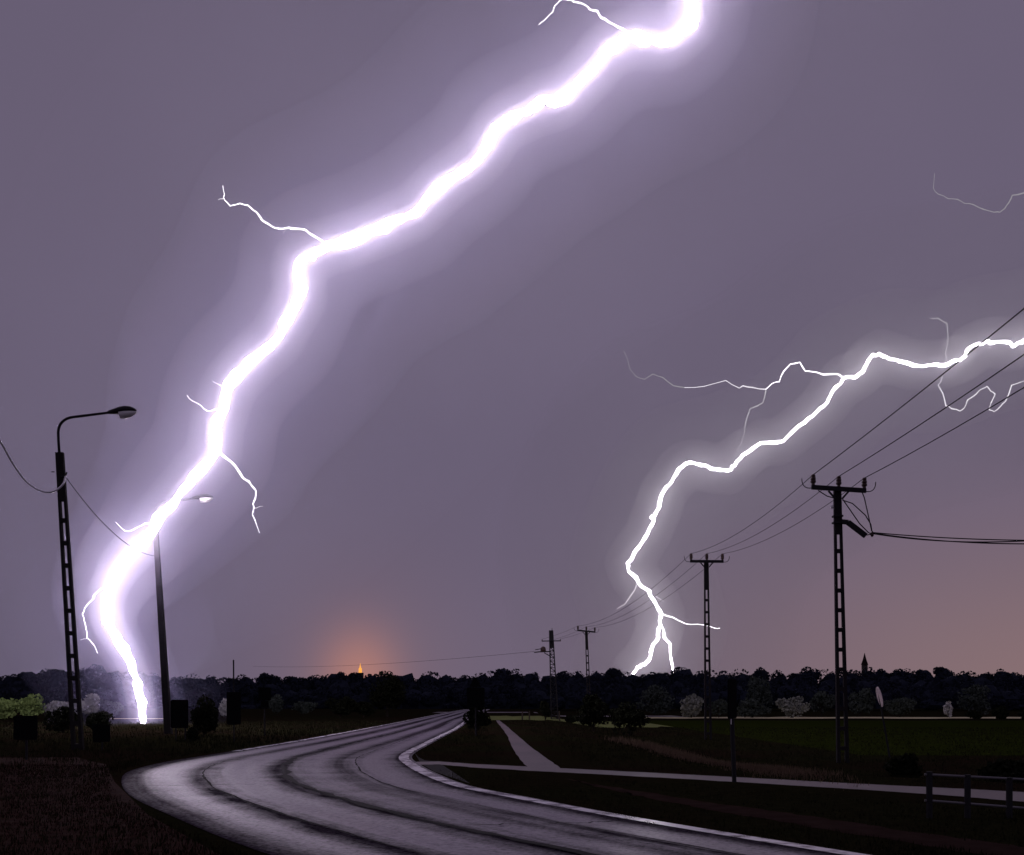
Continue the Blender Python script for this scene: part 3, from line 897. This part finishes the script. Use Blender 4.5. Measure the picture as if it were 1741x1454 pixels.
for k, dz in enumerate((-0.02, 0.05, 0.12)):
    a, b = cl + Vector((0, 0, dz * 0.3)), e1 + Vector((0, 0, (0.04, -0.05, 0.06)[k]))
    pts = [a.lerp(b, i / 16) - Vector((0, 0, (0.13 - 0.04 * k) * 4 * (i / 16) * (1 - i / 16))) for i in range(17)] + [e2]
    mb.tube([p - cl for p in pts], 0.020, 5)
tag(mb.build('service_cable', M['wire'], None, cl, True), 'bundled service cable from the right power pole to the right edge', 'cable')
mb = MB()
pts = [at(-140, 560, 27.0), at(-60, 660, 29.0), at(0, 750, 30.5), at(18, 782, 31.0), at(40, 814, 31.4), at(58, 829, 31.5), at(72, 835.5, 31.5), at(86, 837, 31.5), at(98, 832, 31.55), at(108, 822, 31.6), hookA]
pts = [Vector(p) for p in pts]
fine = []
for i in range(len(pts) - 1):
    p0, p1_, p2_, p3_ = pts[max(0, i - 1)], pts[i], pts[i + 1], pts[min(len(pts) - 1, i + 2)]
    for k in range(4):
        t = k / 4
        fine.append(0.5 * (2 * p1_ + (p2_ - p0) * t + (2 * p0 - 5 * p1_ + 4 * p2_ - p3_) * t * t + (3 * p1_ - p0 - 3 * p2_ + p3_) * t ** 3))
fine.append(pts[-1])
mb.tube([p - hookA for p in fine], 0.030, 6)
tag(mb.build('drooping_cable', M['pale_wire'], None, hookA, True), 'pale cable drooping from the left edge to the ladder lamp post', 'cable')
hookB = b2 + l2(265, 946, -0.12)
mb = MB(); mb.tube([p - hookA for p in sagged(hookA, hookB, 0.55, 18)], 0.012, 5)
tag(mb.build('lamp_cable', M['wire'], None, hookA, True), 'thin cable slung between the two street lamps', 'cable')
far_w = at(430, 1133, 190.0)
mb = MB(); mb.tube([p - mast_sw for p in sagged(mast_sw, far_w, 0.6, 12)], 0.014, 4)
tag(mb.build('power_line', M['wire'], None, mast_sw, True), 'faint wire leaving the lattice mast to the left above the wood', 'power line')

# signs
def plate(mb, w, h, th, shape, c=(0, 0, 0), n=5):
    if shape == 'round':
        out = [(math.cos(2 * math.pi * k / 24) * w / 2, math.sin(2 * math.pi * k / 24) * h / 2) for k in range(24)]
    elif shape == 'tri':
        out = [(-w / 2, -h / 2), (w / 2, -h / 2), (w * 0.07, h / 2), (-w * 0.07, h / 2)]
    elif shape == 'trap':
        out = [(-w * 0.40, -h / 2), (w * 0.43, -h * 0.47), (w * 0.5, -h * 0.3), (w * 0.47, h * 0.46), (-w * 0.5, h / 2), (-w * 0.46, -h * 0.35)]
    else:
        r = min(w, h) * 0.09; out = []
        for cx, cy, a0 in ((w / 2 - r, h / 2 - r, 0), (-w / 2 + r, h / 2 - r, 90), (-w / 2 + r, -h / 2 + r, 180), (w / 2 - r, -h / 2 + r, 270)):
            for k in range(4):
                a = math.radians(a0 + 30 * k); out.append((cx + r * math.cos(a), cy + r * math.sin(a)))
    m = len(out)
    V = [(c[0] + x, c[1] - th / 2, c[2] + z) for x, z in out] + [(c[0] + x, c[1] + th / 2, c[2] + z) for x, z in out]
    Fc = [tuple(range(m)), tuple(reversed(range(m, 2 * m)))] + [(k, k + m, (k + 1) % m + m, (k + 1) % m) for k in range(m)]
    mb.add(V, Fc)
def sign(px, D, label, boards, top, pr=0.03, lean=0.0, yaw=0.0, posts=None, ybase=None, backm='sign_back'):
    """boards: (x0, y0, x1, y1, shape) in photograph px"""
    s = D / F
    X = (px - HX) * s
    gz = ground_z(X, D)
    by = HY + (EYE - gz) / s
    e = empty('road_sign', (X, D, gz), label, 'sign', 'road signs')
    l = lambda x, y, dy=0.0: Vector(((x - px) * s, dy, (by - y) * s))
    for pp in (posts or [px]):
        mb = MB(); mb.tube([l(pp, by) - Vector((0, 0, 0.15)), l(pp + lean, top)], pr, 8); mb.build('post', M['steel'], e)
    for x0, y0, x1, y1, shape in boards:
        c = l((x0 + x1) / 2, (y0 + y1) / 2)
        w, h = (x1 - x0) * s, (y1 - y0) * s
        mb = MB(); plate(mb, w, h, 0.025, shape)
        o = mb.build('plate', M[backm], e, c + Vector((0, -pr - 0.02, 0)))
        o.rotation_euler = (0, 0, yaw)
        for dz in (-0.25, 0.25):
            mb = MB(); mb.box(c + Vector((0, pr * 0.2, dz * h)), w * 0.3, pr + 0.006, 0.018); q = mb.build('bracket', M['steel'], e)
    return e, l
sign(45, 26.2, 'dark square sign on a post at the left edge of the photo', [(25, 1217, 65, 1258, 'rect')], 1222)
sign(174, 31.5, 'small tilted dark sign between the two street lamps', [(158, 1231, 189, 1262, 'trap')], 1236)
sign(306, 40.0, 'tall dark board on two legs just right of the second lamp post', [(291, 1190, 321, 1238, 'rect')], 1196, posts=[299, 315])
sign(398, 37.5, 'narrow upright dark board on a tall thin pole left of the road', [(386, 1177, 410, 1232, 'rect')], 1122, 0.028, -1.0)
sign(450, 45.0, 'small dark sign of two plates left of the road', [(440, 1169, 461, 1191, 'rect'), (444, 1192, 457, 1203, 'rect')], 1174)
sign(809, 45.5, 'dark sign with triangle over square plate in the road fork', [(794, 1169, 824, 1203, 'rect'), (798, 1152, 818, 1168, 'tri')], 1160, 0.04)
e, l = sign(1249, 18.9, 'narrow dark sign post beside the side road, seen nearly edge on', [], 1158, 0.043, -7.0)
mb = MB(); plate(mb, 0.42, 0.74, 0.03, 'rect'); o = mb.build('plate', M['sign_back'], e, l(1243.5, 1188, -0.07)); o.rotation_euler = (0, 0, math.radians(58))
mb = MB(); mb.box((0, 0, 0), 0.008, 0.004, 0.05); mb.build('reflector', M['lamp_bowl'], e, l(1242, 1227, -0.06))
D = 38.0
e, l = sign(1514, D, 'leaning round sign with pale face, seen almost edge on, at the right', [], 1172, 0.035, -21.0)
mb = MB(); plate(mb, 0.80, 0.80, 0.02, 'round')
o = mb.build('disc', M['sign_face'], e, l(1494, 1185, -0.09)); o.rotation_euler = (Matrix.Rotation(math.radians(-14), 3, 'Y') @ Matrix.Rotation(math.radians(-97), 3, 'Z')).to_euler()
# railing at the right
D = 13.0; s = D / F
rb0 = at(1580, 1405, D); rb0.z = 0
rl = empty('railing', rb0, 'low dark pipe railing beside the side road at the lower right', 'railing')
P_ = [(1580, 1312, 1408), (1645, 1317, 1418), (1716, 1322, 1430), (1790, 1328, 1440)]
for px, yt, yb in P_:
    a, b = at(px, yb, D) - rb0, at(px, yt, D) - rb0
    a.z = -0.1
    mb = MB(); mb.tube([a, b], 0.042, 8); mb.build('post', M['steel'], rl)
M['rail'] = mat('wet_galvanised_pipe', (0.10, 0.095, 0.10), 0.3, 0.6, 0.2, 8.0)
for (ya, yb) in ((1317, 1328), (1361, 1378)):
    mb = MB(); mb.tube([at(1572, ya, D) - rb0, at(1790, yb, D) - rb0], 0.017, 8); mb.build('rail', M['rail'], rl)
# fence posts in the meadow
for px, lab in ((888, 'leftmost of the small fence posts in the meadow left of the mast'), (900, 'second small fence post in the meadow left of the mast'), (951, 'small fence post in the meadow right of the mast')):
    p = gp(px, 1224)
    mb = MB(); mb.hexa([(-.07, -.07, -.1), (.07, -.07, -.1), (.07, .07, -.1), (-.07, .07, -.1), (-.055, -.055, .72), (.055, -.055, .72), (.055, .055, .72), (-.055, .055, .72)]); mb.lathe([(.05, .721), (.01, .78)], (0, 0, 0), 6)
    tag(mb.build('fence_post', M['wood'], None, p), lab, 'post', 'fence posts in the meadow')
# far church spire and lit tower above the wood
D = 430.0; s = D / F
c = at(1470, 1195, D); c.z = 0
ch = empty('church', c, 'church with a dark pointed spire on the skyline at the right', 'church')
zt = EYE + (HY - 1110) * s; ze = EYE + (HY - 1129) * s
mb = MB(); mb.box((0, 0, ze / 2 - .2), 1.0, 1.0, ze / 2 - .2); mb.build('tower', M['wall'], ch)
mb = MB(); mb.lathe([(1.6, ze - .35), (0.95, ze + 1.4), (0.5, ze + 3.0), (0.05, zt)], (0, 0, 0), 8); mb.build('spire', M['spire'], ch)
mb = MB(); mb.hexa([(2, -4, 0), (14, -4, 0), (14, 4, 0), (2, 4, 0), (2, -4, 9), (14, -4, 9), (14, 4, 9), (2, 4, 9)]); mb.build('nave', M['wall'], ch)
mb = MB(); mb.add([(2, -4.4, 8.99), (14, -4.4, 8.99), (14, 4.4, 8.99), (2, 4.4, 8.99), (2, 0, 14), (14, 0, 14)], [(0, 1, 5, 4), (2, 3, 4, 5), (0, 4, 3), (1, 2, 5), (0, 3, 2, 1)]); mb.build('roof', M['spire'], ch)
D = 470.0; s = D / F
c = at(612.5, 1195, D); c.z = 0
tw = empty('lit_tower', c, 'tiny orange lit tower tip above the wood left of centre', 'tower')
z1 = EYE + (HY - 1144) * s; z2 = EYE + (HY - 1137) * s; z3 = EYE + (HY - 1128) * s
M['lit'] = emit('floodlight_glow', (1.0, 0.42, 0.08), 1.1)  # orange floodlight on the tower tip put in as emission
mb = MB(); mb.box((0, 0, z1 / 2), 1.4, 1.4, z1 / 2); mb.build('tower', M['wall'], tw)
mb = MB(); mb.lathe([(0.8, z1 + .01), (0.75, z2), (0.35, z2 + .6), (0.08, z3)], (0, 0, 0), 8); mb.build('floodlit_tip', M['lit'], tw)

# ------------------------------------------------------------------ lightning
BOLT = [(1150, -300), (1195, -220), (1165, -150), (1205, -90), (1170, -40), (1178, 0), (1181, 21), (1176, 40), (1157, 54), (1138, 67), (1126, 72), (1103, 68),
        (1076, 62), (1056, 70), (1033, 83), (1021, 103), (1004, 122), (979, 143), (963, 163), (944, 174), (923, 170), (905, 182), (884, 195),
        (867, 202), (842, 219), (834, 240), (819, 260), (813, 273), (792, 287), (763, 306), (741, 324), (722, 343), (710, 360), (687, 371),
        (660, 381), (639, 390), (604, 407), (567, 416), (536, 428), (513, 443), (505, 465), (513, 490), (503, 519), (488, 544), (476, 570),
        (459, 589), (433, 609), (404, 637), (389, 654), (382, 686), (372, 711), (365, 733), (368, 755), (364, 773), (342, 800), (312, 832),
        (290, 862), (269, 881), (257, 905), (232, 929), (212, 952), (196, 979), (183, 1006), (182, 1033), (186, 1062), (202, 1093),
        (223, 1126), (234, 1163), (242, 1194), (244, 1230)]
def bolt_depth(py):
    """the channel leans towards the viewer as it rises from the strike point, then runs back under the cloud"""
    ks = [(-300, 66.0), (0, 58.0), (400, 53.0), (700, 49.5), (830, 46.6), (915, 46.6), (1000, 57.0), (1100, 66.0), (1230, EYE * F / (1230 - HY))]
    for (a, da), (b, db) in zip(ks, ks[1:]):
        if py <= b:
            t = max(0.0, (py - a) / (b - a))
            return da + (db - da) * t
    return ks[-1][1]
RIGHT = [(2100, 470), (2020, 520), (1950, 500), (1880, 560), (1800, 555), (1760, 572), (1741, 579), (1732, 583), (1722, 589), (1714, 582), (1687, 583), (1679, 581), (1664, 585), (1647, 593), (1641, 606),
         (1633, 612), (1620, 614), (1612, 620), (1579, 621), (1562, 622), (1538, 616), (1513, 611), (1494, 601), (1480, 608), (1471, 624),
         (1467, 633), (1453, 642), (1434, 643), (1415, 666), (1407, 684), (1390, 699), (1375, 711), (1350, 732), (1332, 750), (1294, 753),
         (1269, 771), (1263, 773), (1249, 792), (1238, 800), (1218, 798), (1193, 791), (1174, 786), (1154, 798), (1143, 818), (1129, 835),
         (1122, 852), (1121, 863), (1113, 877), (1107, 880), (1112, 886), (1102, 906), (1086, 931), (1067, 958), (1069, 972), (1086, 991),
         (1104, 1005), (1112, 1021), (1124, 1042), (1123, 1063), (1119, 1073), (1119, 1085), (1108, 1104), (1106, 1116), (1096, 1130), (1084, 1134), (1074, 1150)]
RFORK = [(1123, 1062), (1129, 1075), (1129, 1083), (1139, 1094), (1140, 1116), (1144, 1135), (1146, 1180)]
RD = 380.0
rj = random.Random(3)
def refine(pts, amp, steps=3):
    """subdivide a px polyline and roughen it"""
    res = []
    for (a, b), (c, d) in zip(pts, pts[1:]):
        for k in range(steps):
            t = k / steps
            j = amp if k else 0.0
            res.append((a + (c - a) * t + rj.uniform(-j, j), b + (d - b) * t + rj.uniform(-j, j)))
    res.append(pts[-1])
    return res
def mist(name, spine, radii, m, parent, cell):
    """closed scattering body added to make the halo round a channel: union of overlapping balls, remeshed"""
    mb = MB()
    bm = bmesh.new(); bmesh.ops.create_icosphere(bm, subdivisions=2, radius=1.0)
    bm.verts.ensure_lookup_table()
    sv = [v.co.copy() for v in bm.verts]; sf = [tuple(v.index for v in f.verts) for f in bm.faces]
    bm.free()
    last = None
    for p, r in zip(spine, radii):
        if last is not None and (p - last).length < 0.3 * r:
            continue
        last = p
        mb.add([p + v * r for v in sv], sf)
    o = mb.build(name, None)
    md = o.modifiers.new('r', 'REMESH'); md.mode = 'VOXEL'; md.voxel_size = cell
    s = o.modifiers.new('s', 'SMOOTH'); s.iterations = 6; s.factor = 0.5
    me = bpy.data.meshes.new_from_object(o.evaluated_get(bpy.context.evaluated_depsgraph_get()))
    old = o.data
    bpy.data.objects.remove(o); bpy.data.meshes.remove(old)
    me.name = name
    return link(name, me, m, parent, None, True)
def branch(root, off, pts, D, w0, w1, m, name='branch'):
    mb = MB()
    q = refine(pts, 1.2, 2)
    n = len(q)
    k = 0.72 if name == 'branch' else 1.0
    ws = [k * (w0 + (w1 * 0.6 - w0) * i / (n - 1)) * rj.uniform(0.7, 1.25) for i in range(n)]
    dd = [D + 0.012 * D * math.sin(i * 0.9) for i in range(n)]
    mb.tube([at(x, y, d) - off for (x, y), d in zip(q, dd)], [w * d / F for w, d in zip(ws, dd)], 5)
    return mb.build(name, m, root)

M['bolt'] = emit('bolt_plasma', (0.92, 0.78, 1.0), 36.0)
M['bolt_right'] = emit('far_bolt_plasma', (0.96, 0.88, 1.0), 13.0)
for i, s in enumerate((3.0, 1.1, 0.6, 0.34)):
    M['streamer%d' % i] = emit('streamer_plasma_%d' % i, (0.95, 0.9, 1.0), s)

sp = refine(BOLT, 2.8, 3)
dep = [bolt_depth(y) for _, y in sp]
strike = gp(244, 1230)
bolt = empty('lightning_bolt', strike, 'thick white lightning bolt crossing the sky and striking the field behind the left lamps', 'lightning')
mb = MB()
def bw(i):
    y = sp[i][1]
    w = 7.6 + 1.3 * math.sin(i * 0.37) + 1.0 * math.sin(i * 0.93 + 1) + rj.uniform(-2.0, 2.0)
    return w * (1.0 if y < 1150 else 1.0 - 0.55 * ((y - 1150) / 80) ** 2)
mb.tube([at(x, y, d) - strike for (x, y), d in zip(sp, dep)], [bw(i) * d / F for i, d in enumerate(dep)], 10)
mb.build('channel', M['bolt'], bolt, None, True)
spine = [at(x, y, d) - strike for (x, y), d in zip(sp, dep)]
def taper(y, r):
    """the added halo mist narrows towards the strike point"""
    return 1.0 - (0.62 if r > 60 else 0.45) * sstep(520 if r > 150 else 800, 1150, y)
MISTS = [(460, 0.0028, (0.62, 0.62, 1.0), 3.0), (225, 0.0098, (0.68, 0.66, 1.0), 1.5), (108, 0.018, (0.78, 0.75, 1.0), 0.7), (50, 0.025, (0.94, 0.92, 1.0), 0.35), (18, 0.085, (1.0, 0.92, 1.0), 0.12)]  # nested shells added for the bolt's halo, its violet put into their colour
mroot = None
for k, (r, dens, col, cell) in enumerate(MISTS):
    m = mistmat('halo_layer_%d' % k, col, dens)
    mk = mist('halo_mist', [p + strike for p in spine], [r * d / F * taper(y, r) for (_, y), d in zip(sp, dep)], m, mroot, cell)
    mroot = mroot or tag(mk, 'added halo mist round the thick lightning bolt', 'mist', kind='stuff')
for pts, y0, w0, w1, lvl in [
    ([(1066, 54), (1050, 46), (1035, 38), (1027, 31), (1022, 30), (1016, 19), (1002, 16), (996, 9), (975, 3), (968, 0), (955, -1), (951, 2), (943, 10), (940, 21), (930, 30), (924, 36), (916, 42)], 60, 2.2, 1.0, 0),
    ([(548, 410), (533, 401), (520, 391), (495, 389), (490, 387), (475, 389), (468, 388), (455, 380), (445, 374), (440, 366), (437, 361), (425, 352), (422, 349), (408, 346), (391, 350), (385, 343), (380, 336), (381, 328), (379, 316)], 415, 2.3, 1.0, 0),
    ([(380, 338), (371, 340)], 415, 1.0, 0.6, 1),
    ([(490, 389), (484, 393), (482, 397)], 415, 0.9, 0.6, 2),
    ([(374, 770), (393, 785), (402, 795), (405, 800), (413, 813), (423, 818), (428, 826), (435, 834), (434, 848), (430, 857), (431, 867), (429, 875), (437, 895), (441, 906)], 775, 2.4, 0.9, 0),
    ([(431, 864), (440, 862), (447, 861)], 775, 1.1, 0.7, 1),
    ([(366, 696), (353, 699), (341, 689), (327, 682), (318, 672)], 700, 1.3, 0.9, 0),
    ([(378, 657), (369, 652), (362, 648)], 655, 1.2, 0.8, 1),
    ([(258, 893), (247, 890), (235, 896), (224, 902), (213, 903), (205, 897), (197, 888)], 890, 1.7, 1.0, 0),
    ([(174, 1000), (165, 1007), (159, 1014), (158, 1019), (150, 1026), (144, 1034), (140, 1044), (143, 1055), (146, 1068), (148, 1085), (155, 1092), (162, 1101), (166, 1111)], 1006, 1.9, 0.9, 0),
    ([(148, 1085), (143, 1086), (137, 1088)], 1006, 1.1, 0.7, 1)]:
    branch(bolt, strike, pts, bolt_depth(y0), w0, w1, M['streamer%d' % lvl])

sp = refine(RIGHT, 2.2, 3)
foot = Vector((at(1084, 1134, RD).x, RD, 0))
rb = empty('lightning_bolt', foot, 'thinner white lightning bolt on the right, forking in two behind the wood', 'lightning')
mb = MB()
rdep = [RD + 8 * math.sin(i * 0.21) for i in range(len(sp))]
mb.tube([at(x, y, d) - foot for (x, y), d in zip(sp, rdep)], [rj.uniform(2.0, 3.2) * d / F for d in rdep], 7)
mb.build('channel', M['bolt_right'], rb, None, True)
branch(rb, foot, RFORK, RD, 2.1, 2.6, M['bolt_right'], 'fork')
rsp = [at(x, y, d) - foot for (x, y), d in zip(sp, rdep)]
rsp = rsp[::2]
mroot = None
for k, (r, dens, col, cell) in enumerate([(260, 0.0018, (0.86, 0.86, 1.0), 9.0), (120, 0.0042, (0.88, 0.88, 1.0), 5.0), (44, 0.012, (1.0, 0.97, 1.0), 2.0)]):  # shells added to spread a halo round the far bolt
    m = mistmat('far_halo_layer_%d' % k, col, dens)
    mk = mist('halo_mist', [p + foot for p in rsp], [r * RD / F] * len(rsp), m, mroot, cell)
    mroot = mroot or tag(mk, 'added halo mist round the thinner lightning bolt on the right', 'mist', kind='stuff')
for pts, w0, w1, lvl in [
    ([(1432, 642), (1424, 636), (1400, 637), (1381, 632), (1369, 631), (1360, 616), (1344, 619), (1332, 632), (1325, 649), (1313, 652), (1302, 662)], 1.9, 1.5, 0),
    ([(1302, 662), (1280, 659), (1263, 656), (1257, 660), (1234, 647), (1197, 657), (1164, 659)], 1.4, 1.0, 1),
    ([(1164, 659), (1145, 656), (1127, 642), (1110, 636), (1096, 645), (1081, 640), (1071, 628), (1061, 597)], 1.1, 0.6, 3),
    ([(1302, 664), (1297, 685), (1275, 695), (1270, 710), (1266, 735), (1260, 755), (1253, 767)], 1.4, 1.0, 2),
    ([(1083, 993), (1073, 1012), (1062, 1028), (1049, 1035)], 1.3, 0.8, 1),
    ([(1115, 1014), (1130, 1024)], 1.1, 0.7, 1),
    ([(1124, 1043), (1145, 1050), (1160, 1058), (1175, 1062), (1198, 1063), (1215, 1068), (1224, 1068)], 1.7, 0.9, 0),
    ([(1602, 641), (1595, 655), (1603, 669), (1608, 690), (1618, 695), (1632, 699), (1640, 693), (1645, 680), (1660, 670), (1670, 661), (1678, 657), (1684, 665), (1692, 670), (1685, 685), (1682, 697), (1690, 700), (1700, 692), (1710, 682), (1720, 655), (1741, 648), (1790, 640), (1830, 600), (1850, 560)], 1.1, 1.9, 1),
    ([(1612, 618), (1607, 600), (1612, 580), (1610, 550), (1595, 541), (1580, 541)], 1.4, 1.1, 2)]:
    branch(rb, foot, pts, RD, w0, w1, M['streamer%d' % lvl])
P = [(1900, 300), (1820, 335), (1770, 318), (1741, 328), (1721, 332), (1715, 345), (1708, 355), (1700, 361), (1690, 361), (1672, 356), (1655, 348), (1640, 346), (1628, 339), (1612, 338), (1595, 330), (1587, 320), (1589, 295)]
o0 = at(1900, 300, 900.0)
fb = branch(None, o0, P, 900.0, 1.1, 0.6, M['streamer3'], 'lightning_streamer')
fb.location = o0
tag(fb, 'faint thin lightning streamer high at the right edge of the sky', 'lightning')
